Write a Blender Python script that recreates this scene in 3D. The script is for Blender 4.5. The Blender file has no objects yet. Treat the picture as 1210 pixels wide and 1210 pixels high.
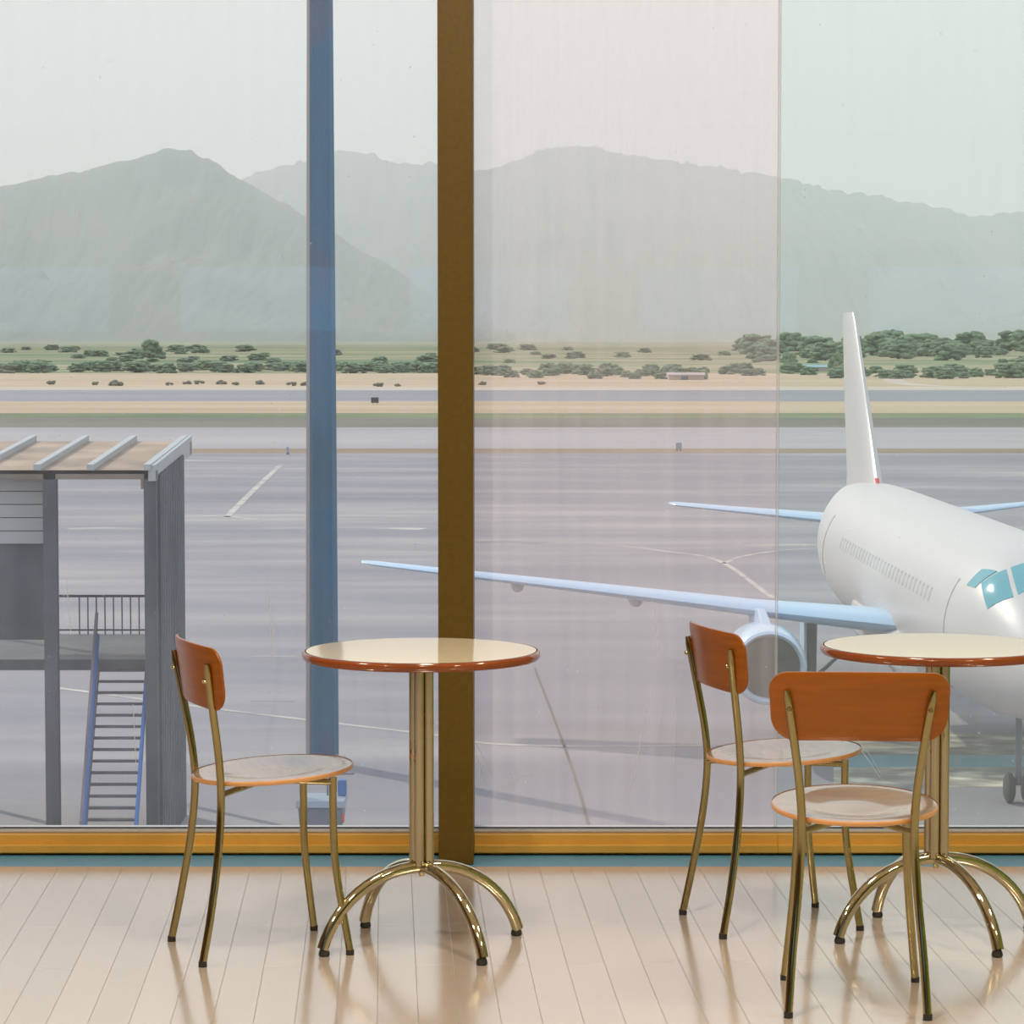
import bpy, math, random
from mathutils import Vector, Matrix, noise
random.seed(7)
PI = math.pi
C = bpy.context.scene.collection
# ------------------------------------------------------------------ camera numbers
F = 3344.0                       # focal length in pixels of a 1210 px wide frame
TH = math.atan(210.0 / F)        # looking slightly down
EYE = 1.53
APR = -9.0                       # apron level below the lounge floor
FWD = Vector((0, math.cos(TH), -math.sin(TH)))
UP = Vector((0, math.sin(TH), math.cos(TH)))
def ray(px, py):
    return FWD + Vector((1, 0, 0)) * ((px - 605) / F) + UP * ((605 - py) / F)
def at_y(px, py, Y):
    d = ray(px, py); t = Y / d.y
    return Vector((0, 0, EYE)) + d * t
def at_z(px, py, Z):
    d = ray(px, py); t = (Z - EYE) / d.z
    return Vector((0, 0, EYE)) + d * t

# ------------------------------------------------------------------ materials
def new_mat(name):
    m = bpy.data.materials.new(name); m.use_nodes = True
    nt = m.node_tree; nt.nodes.clear()
    out = nt.nodes.new('ShaderNodeOutputMaterial')
    return m, nt, out
def pbr(name, col, rough=0.5, metal=0.0, ior=1.5, var=0.0, scale=8.0, coat=0.0, bump=0.0, stretch=(1, 1, 1)):
    m, nt, out = new_mat(name)
    b = nt.nodes.new('ShaderNodeBsdfPrincipled')
    b.inputs['Base Color'].default_value = (*col, 1)
    b.inputs['Roughness'].default_value = rough
    b.inputs['Metallic'].default_value = metal
    b.inputs['IOR'].default_value = ior
    b.inputs['Coat Weight'].default_value = coat
    b.inputs['Coat Roughness'].default_value = 0.05
    if var > 0 or bump > 0:
        tc = nt.nodes.new('ShaderNodeTexCoord'); mp = nt.nodes.new('ShaderNodeMapping')
        mp.inputs['Scale'].default_value = stretch
        n = nt.nodes.new('ShaderNodeTexNoise'); n.inputs['Scale'].default_value = scale
        n.inputs['Detail'].default_value = 5
        nt.links.new(tc.outputs['Object'], mp.inputs[0]); nt.links.new(mp.outputs[0], n.inputs[0])
        if var > 0:
            r = nt.nodes.new('ShaderNodeValToRGB')
            r.color_ramp.elements[0].position = 0.3; r.color_ramp.elements[1].position = 0.7
            r.color_ramp.elements[0].color = (*[max(0, c * (1 - var)) for c in col], 1)
            r.color_ramp.elements[1].color = (*[min(1, c * (1 + var)) for c in col], 1)
            nt.links.new(n.outputs['Fac'], r.inputs[0]); nt.links.new(r.outputs[0], b.inputs['Base Color'])
        if bump > 0:
            bp = nt.nodes.new('ShaderNodeBump'); bp.inputs['Strength'].default_value = bump
            nt.links.new(n.outputs['Fac'], bp.inputs['Height']); nt.links.new(bp.outputs[0], b.inputs['Normal'])
    nt.links.new(b.outputs[0], out.inputs[0])
    return m
def band_mat(name, stops, scale=1.0, stretch=(1, 1, 1), rough=0.8, detail=4.0, scale2=None, ior=1.45):
    """noise through a colour ramp"""
    m, nt, out = new_mat(name)
    b = nt.nodes.new('ShaderNodeBsdfPrincipled'); b.inputs['Roughness'].default_value = rough
    b.inputs['IOR'].default_value = ior
    tc = nt.nodes.new('ShaderNodeTexCoord'); mp = nt.nodes.new('ShaderNodeMapping')
    mp.inputs['Scale'].default_value = stretch
    n = nt.nodes.new('ShaderNodeTexNoise'); n.inputs['Scale'].default_value = scale
    n.inputs['Detail'].default_value = detail; n.inputs['Roughness'].default_value = 0.6
    r = nt.nodes.new('ShaderNodeValToRGB')
    els = r.color_ramp.elements
    for i, (p, c) in enumerate(stops):
        e = els[i] if i < 2 else els.new(p)
        e.position = p; e.color = (*c, 1)
    nt.links.new(tc.outputs['Object'], mp.inputs[0]); nt.links.new(mp.outputs[0], n.inputs[0])
    nt.links.new(n.outputs['Fac'], r.inputs[0]); nt.links.new(r.outputs[0], b.inputs['Base Color'])
    nt.links.new(b.outputs[0], out.inputs[0])
    return m

def floor_mat():
    m, nt, out = new_mat('floor_planks')
    b = nt.nodes.new('ShaderNodeBsdfPrincipled')
    tc = nt.nodes.new('ShaderNodeTexCoord'); mp = nt.nodes.new('ShaderNodeMapping')
    mp.inputs['Rotation'].default_value = (0, 0, PI / 2 - 0.045)
    mp.inputs['Location'].default_value = (0.3, 0.02, 0)
    br = nt.nodes.new('ShaderNodeTexBrick')
    br.inputs['Scale'].default_value = 1.0
    br.inputs['Brick Width'].default_value = 1.3; br.inputs['Row Height'].default_value = 0.092
    br.inputs['Mortar Size'].default_value = 0.0009; br.inputs['Mortar Smooth'].default_value = 0.1
    br.offset = 0.37
    br.inputs['Color1'].default_value = (0.49, 0.42, 0.37, 1)
    br.inputs['Color2'].default_value = (0.545, 0.465, 0.41, 1)
    br.inputs['Mortar'].default_value = (0.10, 0.07, 0.05, 1)
    nt.links.new(tc.outputs['Object'], mp.inputs[0]); nt.links.new(mp.outputs[0], br.inputs[0])
    n = nt.nodes.new('ShaderNodeTexNoise'); n.inputs['Scale'].default_value = 9; n.inputs['Detail'].default_value = 6
    mp2 = nt.nodes.new('ShaderNodeMapping'); mp2.inputs['Scale'].default_value = (1, 6, 1)
    nt.links.new(mp.outputs[0], mp2.inputs[0]); nt.links.new(mp2.outputs[0], n.inputs[0])
    rr = nt.nodes.new('ShaderNodeMapRange'); rr.inputs['To Min'].default_value = 0.10; rr.inputs['To Max'].default_value = 0.20
    nt.links.new(n.outputs['Fac'], rr.inputs[0])
    mx = nt.nodes.new('ShaderNodeMath'); mx.operation = 'MULTIPLY_ADD'; mx.inputs[1].default_value = 0.5
    nt.links.new(br.outputs['Fac'], mx.inputs[0]); nt.links.new(rr.outputs[0], mx.inputs[2])
    bp = nt.nodes.new('ShaderNodeBump'); bp.inputs['Strength'].default_value = 0.25; bp.inputs['Distance'].default_value = 0.0015
    bp.invert = True
    nt.links.new(br.outputs['Fac'], bp.inputs['Height'])
    nt.links.new(br.outputs['Color'], b.inputs['Base Color'])
    nt.links.new(mx.outputs[0], b.inputs['Roughness'])
    nt.links.new(bp.outputs[0], b.inputs['Normal'])
    b.inputs['IOR'].default_value = FLOOR_IOR
    nt.links.new(b.outputs[0], out.inputs[0])
    return m
FLOOR_IOR = 4.6

def glass_mat(name, tint, haze, hazecol, streak=0.5):
    """window glass: clear, faintly tinted and mirror-like, with a film of dust and drip streaks that scatters light"""
    m, nt, out = new_mat(name)
    tr = nt.nodes.new('ShaderNodeBsdfTransparent'); tr.inputs[0].default_value = (*tint, 1)
    gl = nt.nodes.new('ShaderNodeBsdfGlossy'); gl.inputs['Roughness'].default_value = 0.0
    fr = nt.nodes.new('ShaderNodeFresnel'); fr.inputs[0].default_value = 1.45
    m1 = nt.nodes.new('ShaderNodeMixShader')
    nt.links.new(fr.outputs[0], m1.inputs[0]); nt.links.new(tr.outputs[0], m1.inputs[1]); nt.links.new(gl.outputs[0], m1.inputs[2])
    tl = nt.nodes.new('ShaderNodeBsdfTranslucent'); tl.inputs[0].default_value = (*hazecol, 1)
    tc = nt.nodes.new('ShaderNodeTexCoord')
    # wide vertical drip streaks
    mp = nt.nodes.new('ShaderNodeMapping'); mp.inputs['Scale'].default_value = (26, 1, 0.35)
    n1 = nt.nodes.new('ShaderNodeTexNoise'); n1.inputs['Scale'].default_value = 1.0; n1.inputs['Detail'].default_value = 8
    nt.links.new(tc.outputs['Object'], mp.inputs[0]); nt.links.new(mp.outputs[0], n1.inputs[0])
    # soft smudges
    n2 = nt.nodes.new('ShaderNodeTexNoise'); n2.inputs['Scale'].default_value = 2.2; n2.inputs['Detail'].default_value = 3
    nt.links.new(tc.outputs['Object'], n2.inputs[0])
    # specks
    vo = nt.nodes.new('ShaderNodeTexVoronoi'); vo.inputs['Scale'].default_value = 16
    nt.links.new(tc.outputs['Object'], vo.inputs[0])
    lt = nt.nodes.new('ShaderNodeMath'); lt.operation = 'LESS_THAN'; lt.inputs[1].default_value = 0.035
    nt.links.new(vo.outputs['Distance'], lt.inputs[0])
    a1 = nt.nodes.new('ShaderNodeMapRange'); a1.inputs['From Min'].default_value = 0.35; a1.inputs['From Max'].default_value = 0.75
    a1.inputs['To Min'].default_value = haze * (1 - 0.35 * streak); a1.inputs['To Max'].default_value = haze * (1 + 0.5 * streak)
    nt.links.new(n1.outputs['Fac'], a1.inputs[0])
    a2 = nt.nodes.new('ShaderNodeMapRange'); a2.inputs['From Min'].default_value = 0.3; a2.inputs['From Max'].default_value = 0.7
    a2.inputs['To Min'].default_value = -0.10 * streak * haze; a2.inputs['To Max'].default_value = 0.4 * streak * haze
    nt.links.new(n2.outputs['Fac'], a2.inputs[0])
    s = nt.nodes.new('ShaderNodeMath'); s.operation = 'ADD'
    nt.links.new(a1.outputs[0], s.inputs[0]); nt.links.new(a2.outputs[0], s.inputs[1])
    s2 = nt.nodes.new('ShaderNodeMath'); s2.operation = 'MULTIPLY_ADD'; s2.inputs[1].default_value = 0.22; s2.use_clamp = True
    nt.links.new(lt.outputs[0], s2.inputs[0]); nt.links.new(s.outputs[0], s2.inputs[2])
    m2 = nt.nodes.new('ShaderNodeMixShader')
    nt.links.new(s2.outputs[0], m2.inputs[0]); nt.links.new(m1.outputs[0], m2.inputs[1]); nt.links.new(tl.outputs[0], m2.inputs[2])
    nt.links.new(m2.outputs[0], out.inputs[0])
    return m

M = {}
M['wood'] = pbr('orange_plywood', (0.30, 0.085, 0.004), 0.30, ior=1.5, var=0.12, scale=6, stretch=(1, 1, 14))
M['seat'] = pbr('varnished_seat_plywood', (0.34, 0.26, 0.20), 0.13, ior=4.2, var=0.08, scale=7, stretch=(1, 8, 1))
M['ply_edge'] = pbr('plywood_edge', (0.66, 0.33, 0.13), 0.35)
M['brass'] = pbr('warm_chrome_tube', (0.52, 0.45, 0.23), 0.10, metal=1.0)
M['chrome'] = pbr('polished_tube', (0.66, 0.60, 0.42), 0.06, metal=1.0)
M['rubber'] = pbr('black_rubber', (0.02, 0.018, 0.015), 0.6)
M['top'] = pbr('table_laminate', (0.74, 0.66, 0.50), 0.06, ior=4.0)
M['rim'] = pbr('table_edge_lacquer', (0.24, 0.06, 0.015), 0.12, ior=1.6, var=0.25, scale=5)
M['mullion'] = pbr('bronze_anodised', (0.125, 0.075, 0.004), 0.42, metal=0.25, var=0.1, scale=60)
M['sill'] = pbr('golden_anodised_frame', (0.66, 0.37, 0.065), 0.4, metal=0.1, var=0.08, scale=5)
M['gasket'] = pbr('black_gasket', (0.03, 0.03, 0.03), 0.7)
M['silver'] = pbr('pale_glazing_bead', (0.45, 0.45, 0.44), 0.5)
M['strip'] = pbr('blue_grey_threshold', (0.11, 0.32, 0.50), 0.45, ior=1.35)
M['wall'] = pbr('tan_wall', (0.50, 0.36, 0.17), 0.8)
M['wall_brown'] = pbr('dark_brown_wall', (0.12, 0.065, 0.03), 0.7)
M['wall_green'] = pbr('olive_green_wall', (0.26, 0.36, 0.10), 0.8)
M['ceil'] = pbr('cream_ceiling', (0.80, 0.72, 0.58), 0.85)
M['white_paint'] = pbr('aircraft_white', (0.60, 0.545, 0.53), 0.35)
M['wing'] = pbr('wing_blue_grey', (0.47, 0.62, 0.78), 0.32)  # blue of the reflected sky is put into the base colour
M['lip'] = pbr('nacelle_lip', (0.60, 0.75, 0.88), 0.25, metal=0.35)
M['duct'] = pbr('inlet_duct', (0.045, 0.045, 0.025), 0.45)
M['fan'] = pbr('fan_blades', (0.07, 0.068, 0.035), 0.5, metal=0.2)
M['teal_glass'] = pbr('cockpit_glass', (0.10, 0.36, 0.42), 0.08, ior=1.7)
M['dark_metal'] = pbr('gear_metal', (0.14, 0.16, 0.18), 0.5)
M['tyre'] = pbr('tyre', (0.03, 0.03, 0.03), 0.8)
M['red'] = pbr('red_paint', (0.70, 0.08, 0.04), 0.5)
M['cabin_glass'] = pbr('cabin_window', (0.48, 0.46, 0.46), 0.4)
M['steel'] = pbr('stair_steel', (0.06, 0.075, 0.09), 0.55, var=0.3, scale=1.2)
M['corrugated'] = pbr('blue_grey_cladding', (0.05, 0.08, 0.10), 0.5, var=0.35, scale=0.9)
M['roof'] = pbr('rusty_roof_sheet', (0.36, 0.26, 0.18), 0.75, var=0.35, scale=0.8)
M['rafter'] = pbr('pale_rafter', (0.42, 0.44, 0.44), 0.5)
M['beam'] = pbr('tan_beam', (0.22, 0.18, 0.14), 0.6, var=0.4, scale=0.5)
M['panel'] = pbr('white_panel', (0.42, 0.43, 0.44), 0.6)
M['rail_red'] = pbr('rusty_handrail', (0.20, 0.16, 0.20), 0.5, var=0.4, scale=0.6)
M['blue'] = pbr('blue_paint', (0.03, 0.15, 0.42), 0.45)
M['cart'] = pbr('cart_grey', (0.16, 0.20, 0.26), 0.5)
M['cart_rim'] = pbr('cart_rim', (0.30, 0.36, 0.42), 0.5)
M['mast_sunlit'] = pbr('pale_sunlit_edge', (0.46, 0.42, 0.39), 0.6)
M['mast'] = band_mat('mast_blue_paint', [(0.32, (0.0, 0.075, 0.14)), (0.52, (0.006, 0.115, 0.22)), (0.68, (0.07, 0.075, 0.13))], 0.55, (1, 1, 0.35), 0.5)
M['foliage'] = band_mat('foliage', [(0.3, (0.12, 0.19, 0.11)), (0.7, (0.20, 0.28, 0.14))], 0.9, rough=0.95)  # greens lightened in place of haze over the trees
M['bush'] = band_mat('bush_leaves', [(0.3, (0.13, 0.14, 0.09)), (0.7, (0.22, 0.20, 0.13))], 0.6, rough=0.95)
M['trunk'] = pbr('bark', (0.09, 0.06, 0.04), 0.9)
M['shed'] = pbr('shed_wall', (0.48, 0.40, 0.36), 0.8)
M['shed_roof'] = pbr('shed_roof', (0.25, 0.42, 0.46), 0.7)
M['line'] = band_mat('faded_line_paint', [(0.30, (0.27, 0.25, 0.25)), (0.52, (0.46, 0.43, 0.38)), (0.75, (0.62, 0.58, 0.50))], 0.35, (1, 2, 1), 0.8)
M['patch'] = band_mat('pale_concrete', [(0.40, (0.21, 0.20, 0.21)), (0.56, (0.33, 0.31, 0.29)), (0.75, (0.52, 0.48, 0.42))], 0.12, (0.8, 1, 1), 0.8)
M['shoulder'] = band_mat('pale_shoulder', [(0.3, (0.44, 0.36, 0.28)), (0.7, (0.56, 0.47, 0.38))], 0.02, (0.5, 1, 1), 0.9)
M['mountain'] = band_mat('mountain_scrub', [(0.3, (0.085, 0.13, 0.10)), (0.6, (0.15, 0.18, 0.13)), (0.8, (0.24, 0.23, 0.18))], 0.003, detail=8, rough=1.0)
M['apron'] = band_mat('apron_concrete', [(0.25, (0.165, 0.16, 0.18)), (0.48, (0.225, 0.213, 0.232)), (0.60, (0.29, 0.27, 0.275)), (0.80, (0.45, 0.41, 0.37))], 0.05, (0.6, 2.6, 1), 0.75, 7)
M['taxi'] = band_mat('taxiway_asphalt', [(0.3, (0.29, 0.27, 0.275)), (0.7, (0.38, 0.35, 0.35))], 0.03, (0.5, 2.5, 1), 0.8)
M['runway'] = band_mat('runway_asphalt', [(0.3, (0.18, 0.19, 0.21)), (0.7, (0.26, 0.26, 0.27))], 0.03, (0.3, 2.0, 1), 0.8)
M['dry'] = band_mat('dry_grass', [(0.3, (0.40, 0.29, 0.17)), (0.7, (0.52, 0.40, 0.26))], 0.03, (0.4, 2.0, 1), 0.95)
M['verge'] = band_mat('brown_verge', [(0.3, (0.20, 0.14, 0.09)), (0.7, (0.30, 0.21, 0.13))], 0.05, (0.4, 1.0, 1), 0.95)
M['darkstrip'] = band_mat('dark_soil', [(0.3, (0.11, 0.105, 0.08)), (0.7, (0.17, 0.15, 0.11))], 0.05, (0.4, 1.0, 1), 0.95)
M['green'] = band_mat('green_grass', [(0.35, (0.08, 0.12, 0.04)), (0.65, (0.17, 0.20, 0.08))], 0.06, (0.5, 1.0, 1), 0.95)
M['fields'] = band_mat('patchwork_fields', [(0.36, (0.07, 0.14, 0.05)), (0.46, (0.16, 0.21, 0.08)), (0.52, (0.38, 0.30, 0.18)), (0.60, (0.12, 0.18, 0.06)), (0.72, (0.42, 0.34, 0.22))], 0.0035, (0.7, 2.2, 1), 0.95, 5)
M['gravel'] = band_mat('stony_ground', [(0.40, (0.24, 0.22, 0.19)), (0.52, (0.40, 0.36, 0.28)), (0.64, (0.72, 0.66, 0.52))], 1.1, (0.7, 1.0, 1), 0.9, 6)
M['teal_strip'] = pbr('teal_painted_strip', (0.16, 0.34, 0.38), 0.6)
M['floor'] = floor_mat()
M['glass_left'] = glass_mat('dusty_glass', (0.985, 1.0, 0.995), 0.048, (0.93, 0.92, 0.97), 0.5)
M['glass_mid'] = glass_mat('dusty_glass_warm', (1.0, 0.985, 0.975), 0.105, (1.0, 0.92, 0.90), 0.7)
M['glass_right'] = glass_mat('greenish_glass', (0.965, 1.0, 0.985), 0.06, (0.93, 0.98, 0.94), 0.35)
def joint_mat(keep, name='silicone_joint'):
    m, nt, out = new_mat(name); a = nt.nodes.new('ShaderNodeBsdfTranslucent'); b = nt.nodes.new('ShaderNodeBsdfDiffuse')
    a.inputs[0].default_value = (0.9, 0.88, 0.82, 1); b.inputs[0].default_value = (0.7, 0.68, 0.62, 1)
    x = nt.nodes.new('ShaderNodeMixShader'); x.inputs[0].default_value = 0.25
    nt.links.new(a.outputs[0], x.inputs[1]); nt.links.new(b.outputs[0], x.inputs[2]); t = nt.nodes.new('ShaderNodeBsdfTransparent'); y = nt.nodes.new('ShaderNodeMixShader'); y.inputs[0].default_value = keep
    nt.links.new(t.outputs[0], y.inputs[1]); nt.links.new(x.outputs[0], y.inputs[2]); nt.links.new(y.outputs[0], out.inputs[0]); return m
M['joint'] = joint_mat(0.30)
M['scratch'] = joint_mat(0.85, 'chalky_scratch')
def lamp_mat():
    m, nt, out = new_mat('fill_diffuser'); e = nt.nodes.new('ShaderNodeEmission')
    e.inputs[0].default_value = (1, 0.80, 0.55, 1); e.inputs[1].default_value = 4
    nt.links.new(e.outputs[0], out.inputs[0]); return m
M['fill_lamp'] = lamp_mat()
def far_win():
    m, nt, out = new_mat('blue_tinted_glass'); t = nt.nodes.new('ShaderNodeBsdfTransparent')
    t.inputs[0].default_value = (0.45, 0.75, 1.0, 1); nt.links.new(t.outputs[0], out.inputs[0]); return m
M['blue_glass'] = far_win()

# ------------------------------------------------------------------ mesh helpers
class MB:
    def __init__(s): s.v = []; s.f = []
    def add(s, vs, fs):
        o = len(s.v); s.v += [tuple(p) for p in vs]; s.f += [tuple(i + o for i in q) for q in fs]; return s
    def box(s, x0, x1, y0, y1, z0, z1):
        vs = [(x0, y0, z0), (x1, y0, z0), (x1, y1, z0), (x0, y1, z0), (x0, y0, z1), (x1, y0, z1), (x1, y1, z1), (x0, y1, z1)]
        return s.add(vs, [(0, 3, 2, 1), (4, 5, 6, 7), (0, 1, 5, 4), (1, 2, 6, 5), (2, 3, 7, 6), (3, 0, 4, 7)])
    def hexa(s, p):                        # 8 corners, bottom 4 then top 4
        return s.add(p, [(0, 3, 2, 1), (4, 5, 6, 7), (0, 1, 5, 4), (1, 2, 6, 5), (2, 3, 7, 6), (3, 0, 4, 7)])
    def tube(s, pts, r, seg=16, sx=1.0):
        pts = [Vector(p) for p in pts]; n = len(pts)
        rs = r if isinstance(r, (list, tuple)) else [r] * n
        t0 = (pts[1] - pts[0]).normalized()
        a = Vector((0, 0, 1)) if abs(t0.z) < 0.9 else Vector((1, 0, 0))
        u = t0.cross(a).normalized(); vs = []; fs = []
        for i, p in enumerate(pts):
            t = (pts[min(i + 1, n - 1)] - pts[max(i - 1, 0)]).normalized()
            u = (u - t * u.dot(t)).normalized(); w = t.cross(u)
            for k in range(seg):
                an = 2 * PI * k / seg
                vs.append(p + (u * math.cos(an) + w * math.sin(an) * sx) * rs[i])
        for i in range(n - 1):
            for k in range(seg):
                k2 = (k + 1) % seg
                fs.append((i * seg + k, i * seg + k2, (i + 1) * seg + k2, (i + 1) * seg + k))
        fs.append(tuple(reversed(range(seg)))); fs.append(tuple((n - 1) * seg + k for k in range(seg)))
        return s.add(vs, fs)
    def lathe(s, prof, seg=48, axis='z', cx=0, cy=0, cz=0):
        vs = []; fs = []; n = len(prof)
        for r, h in prof:
            for k in range(seg):
                a = 2 * PI * k / seg; c, d = r * math.cos(a), r * math.sin(a)
                vs.append((cx + c, cy + d, cz + h) if axis == 'z' else ((cx + c, cy + h, cz + d) if axis == 'y' else (cx + h, cy + c, cz + d)))
        for i in range(n - 1):
            for k in range(seg):
                k2 = (k + 1) % seg
                fs.append((i * seg + k, i * seg + k2, (i + 1) * seg + k2, (i + 1) * seg + k))
        if prof[0][0] > 1e-6: fs.append(tuple(reversed(range(seg))))
        if prof[-1][0] > 1e-6: fs.append(tuple((n - 1) * seg + k for k in range(seg)))
        return s.add(vs, fs)
    def build(s, name, m, parent=None, smooth=False, bevel=0.0, angle=35):
        me = bpy.data.meshes.new(name); me.from_pydata(s.v, [], s.f)
        import bmesh
        bm = bmesh.new(); bm.from_mesh(me)
        bmesh.ops.remove_doubles(bm, verts=bm.verts, dist=1e-6)
        bmesh.ops.recalc_face_normals(bm, faces=bm.faces)
        if smooth:
            for f in bm.faces: f.smooth = True
            lim = math.radians(angle)
            for e in bm.edges:
                if len(e.link_faces) == 2 and e.calc_face_angle(0) > lim: e.smooth = False
        bm.to_mesh(me); bm.free()
        me.materials.append(m)
        o = bpy.data.objects.new(name, me); C.objects.link(o)
        if parent: o.parent = parent
        if bevel:
            b = o.modifiers.new('bevel', 'BEVEL'); b.width = bevel; b.segments = 2; b.limit_method = 'ANGLE'
        return o
def smooth_path(pts, n=6):
    P = [Vector(p) for p in pts]; out = []
    for i in range(len(P) - 1):
        p0 = P[i - 1] if i > 0 else P[0] * 2 - P[1]; p1 = P[i]; p2 = P[i + 1]
        p3 = P[i + 2] if i + 2 < len(P) else P[-1] * 2 - P[-2]
        for k in range(n):
            t = k / n
            out.append(0.5 * ((2 * p1) + (p2 - p0) * t + (2 * p0 - 5 * p1 + 4 * p2 - p3) * t * t + (-p0 + 3 * p1 - 3 * p2 + p3) * t ** 3))
    out.append(P[-1]); return out
def tag(o, label=None, cat=None, group=None, kind=None):
    if label: o['label'] = label
    if cat: o['category'] = cat
    if group: o['group'] = group
    if kind: o['kind'] = kind
    return o
def empty(name, loc=(0, 0, 0), rz=0):
    o = bpy.data.objects.new(name, None); C.objects.link(o); o.location = loc; o.rotation_euler = (0, 0, rz)
    o.empty_display_size = 0.1; return o
def copy_tree(o, parent=None):
    c = o.copy(); C.objects.link(c); c.parent = parent
    for ch in list(o.children): copy_tree(ch, c)
    return c

# ------------------------------------------------------------------ the room
YW = 8.25                     # face of the window frame
tag(MB().box(-6, 6, -8, 8.07, -0.25, 0).build('floor', M['floor']), kind='structure')
tag(MB().box(-6, 6, 8.075, 8.50, -0.25, -0.001).build('trim_1', M['strip']), 'blue grey threshold strip along the foot of the window', kind='structure')
tag(MB().box(-6, 6, 8.067, 8.075, -0.25, -0.002).build('trim_2', M['gasket']), 'thin black gap line in the floor before the threshold strip', kind='structure')
tag(MB().box(-6.2, 6.2, -8.2, 8.6, 3.3, 3.5).build('ceiling', M['ceil']), kind='structure')
tag(MB().box(-6.2, -6, -8.2, 8.6, -0.25, 3.3).build('wall_left', M['wall_brown']), kind='structure')
tag(MB().box(6, 6.2, -8.2, 8.6, -0.25, 3.3).build('wall_right', M['wall_green']), kind='structure')
wb = MB()
spans = [(-4.9, -3.5), (-2.9, -1.5), (-0.9, 0.5), (1.1, 2.5), (3.1, 4.5)]
zb, zt = 1.56, 2.12
wb.box(-6, 6, -8.2, -8, -0.25, zb).box(-6, 6, -8.2, -8, zt, 3.3)
ed = [-6] + [v for s_ in spans for v in s_] + [6]
for i in range(0, len(ed), 2): wb.box(ed[i], ed[i + 1], -8.2, -8, zb, zt)
wbo = tag(wb.build('wall_back', M['wall']), kind='structure')
gb = MB()
for a, b_ in spans: gb.box(a, b_, -8.12, -8.11, zb, zt)
gb.build('blue_glazing', M['blue_glass'], wbo)

# mullion
mx0, mx1 = at_y(518.3, 1010, 8.10).x, at_y(559.5, 1010, 8.10).x
mu = MB().box(mx0, mx1, 8.10, 8.40, 0, 3.3).build('trim_3', M['mullion'], bevel=0.002)
tag(mu, 'broad bronze vertical mullion standing between the two big panes', kind='structure')
seam_x = at_y(918.5, 600, 8.33).x
YG = 8.33
def window(n, x0, x1, gm, label):
    fr = MB()
    fr.box(x0, x1, YW + 0.012, YW + 0.13, 0.0, 0.060)       # upper step of the sill frame
    fr.box(x0, x1, YW - 0.010, YW + 0.05, 0.008, 0.032)     # lower, bulging step
    fr.box(x0, x1, YW, YW + 0.13, 3.22, 3.30)
    w = fr.build('window_%d' % n, M['sill'], bevel=0.002); tag(w, label, kind='structure')
    MB().box(x0, x1, YW + 0.035, YW + 0.13, 0.0615, 0.0665).build('glazing_bead', M['silver'], w)
    MB().box(x0, x1, YG - 0.012, YG - 0.006, 0.068, 0.071).build('gasket', M['gasket'], w)
    MB().box(x0 + 0.002, x1 - 0.002, YG, YG + 0.008, 0.062, 3.22).build('pane', gm, w)
    return w
w1 = window(1, -6, mx0, M['glass_left'], 'large dusty window pane left of the bronze mullion')
w2 = window(2, mx1, seam_x, M['glass_mid'], 'large hazy window pane right of the bronze mullion, seen against the wing')
w3 = window(3, seam_x, 6, M['glass_right'], 'greenish window pane at the right, seen against the aircraft body')
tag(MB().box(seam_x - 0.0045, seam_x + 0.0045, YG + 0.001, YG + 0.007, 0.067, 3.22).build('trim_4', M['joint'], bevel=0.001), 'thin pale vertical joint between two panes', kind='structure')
def scratch(w, pts, wd):
    P = [at_y(px, py, YG - 0.0012) for px, py in pts]; n = len(P)
    r = [wd * 0.8 * (0.35 + 0.65 * math.sin(PI * (0.12 + 0.8 * i / (n - 1)))) for i in range(n)]
    m = MB()
    for i in range(n - 1):
        a, b = P[i], P[i + 1]; d = (b - a).normalized(); q = Vector((d.z, 0, -d.x))
        v = [a + q * r[i], b + q * r[i + 1], b - q * r[i + 1], a - q * r[i]]
        m.add(v, [(0, 1, 2, 3)])
    m.build('scratch', M['scratch'], w)
scratch(w1, [(316, 706), (319, 730), (321, 755), (320.5, 776)], 0.0022)
scratch(w1, [(319, 712), (323, 745), (322, 772)], 0.0012)
scratch(w1, [(78, 684), (81, 715), (84, 750)], 0.0018)
scratch(w1, [(157, 832), (159, 866), (160.5, 902)], 0.0018)
scratch(w2, [(771, 707), (775, 740), (779, 782)], 0.0018)
scratch(w2, [(769, 815), (757, 875), (745, 940)], 0.0018)
scratch(w2, [(558, 880), (567, 905), (573.5, 927)], 0.0012)
scratch(w2, [(561, 876), (573, 898), (583, 917)], 0.0011)
scratch(w2, [(576, 958), (588, 935), (608, 920), (634, 914)], 0.0008)
scratch(w2, [(797, 812), (798, 850), (796, 900)], 0.0010)
scratch(w3, [(1004, 870), (1024, 895), (1040, 919)], 0.0012)
scratch(w3, [(1012, 872), (1028, 892), (1042, 916)], 0.0007)

# unseen ceiling lights added above the view as warm fill for the lounge
def fill_ceiling_light(x, y, power, label):
    t = empty('fill_ceiling_light', (x, y, 3.3)); tag(t, label, 'ceiling light', 'added lounge fill lights')
    MB().lathe([(0.0, 0.0), (0.26, 0.0), (0.26, -0.05), (0.24, -0.05), (0.24, -0.02), (0.0, -0.02)], 32).build('housing', M['silver'], t, True)
    MB().lathe([(0.0, -0.022), (0.235, -0.022), (0.235, -0.03), (0.0, -0.03)], 32).build('diffuser', M['fill_lamp'], t, True)
    l = bpy.data.lights.new('fill_lamp', 'AREA'); l.shape = 'DISK'; l.size = 0.45; l.energy = power; l.color = (1.0, 0.85, 0.66)
    lo = bpy.data.objects.new('fill_lamp', l); C.objects.link(lo); lo.parent = t; lo.location = (0, 0, -0.05)
for x in (-3, 0, 3):
    for y in (2.8, 5.6):
        fill_ceiling_light(x, y, 50, 'added round ceiling light filling the lounge')

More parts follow.
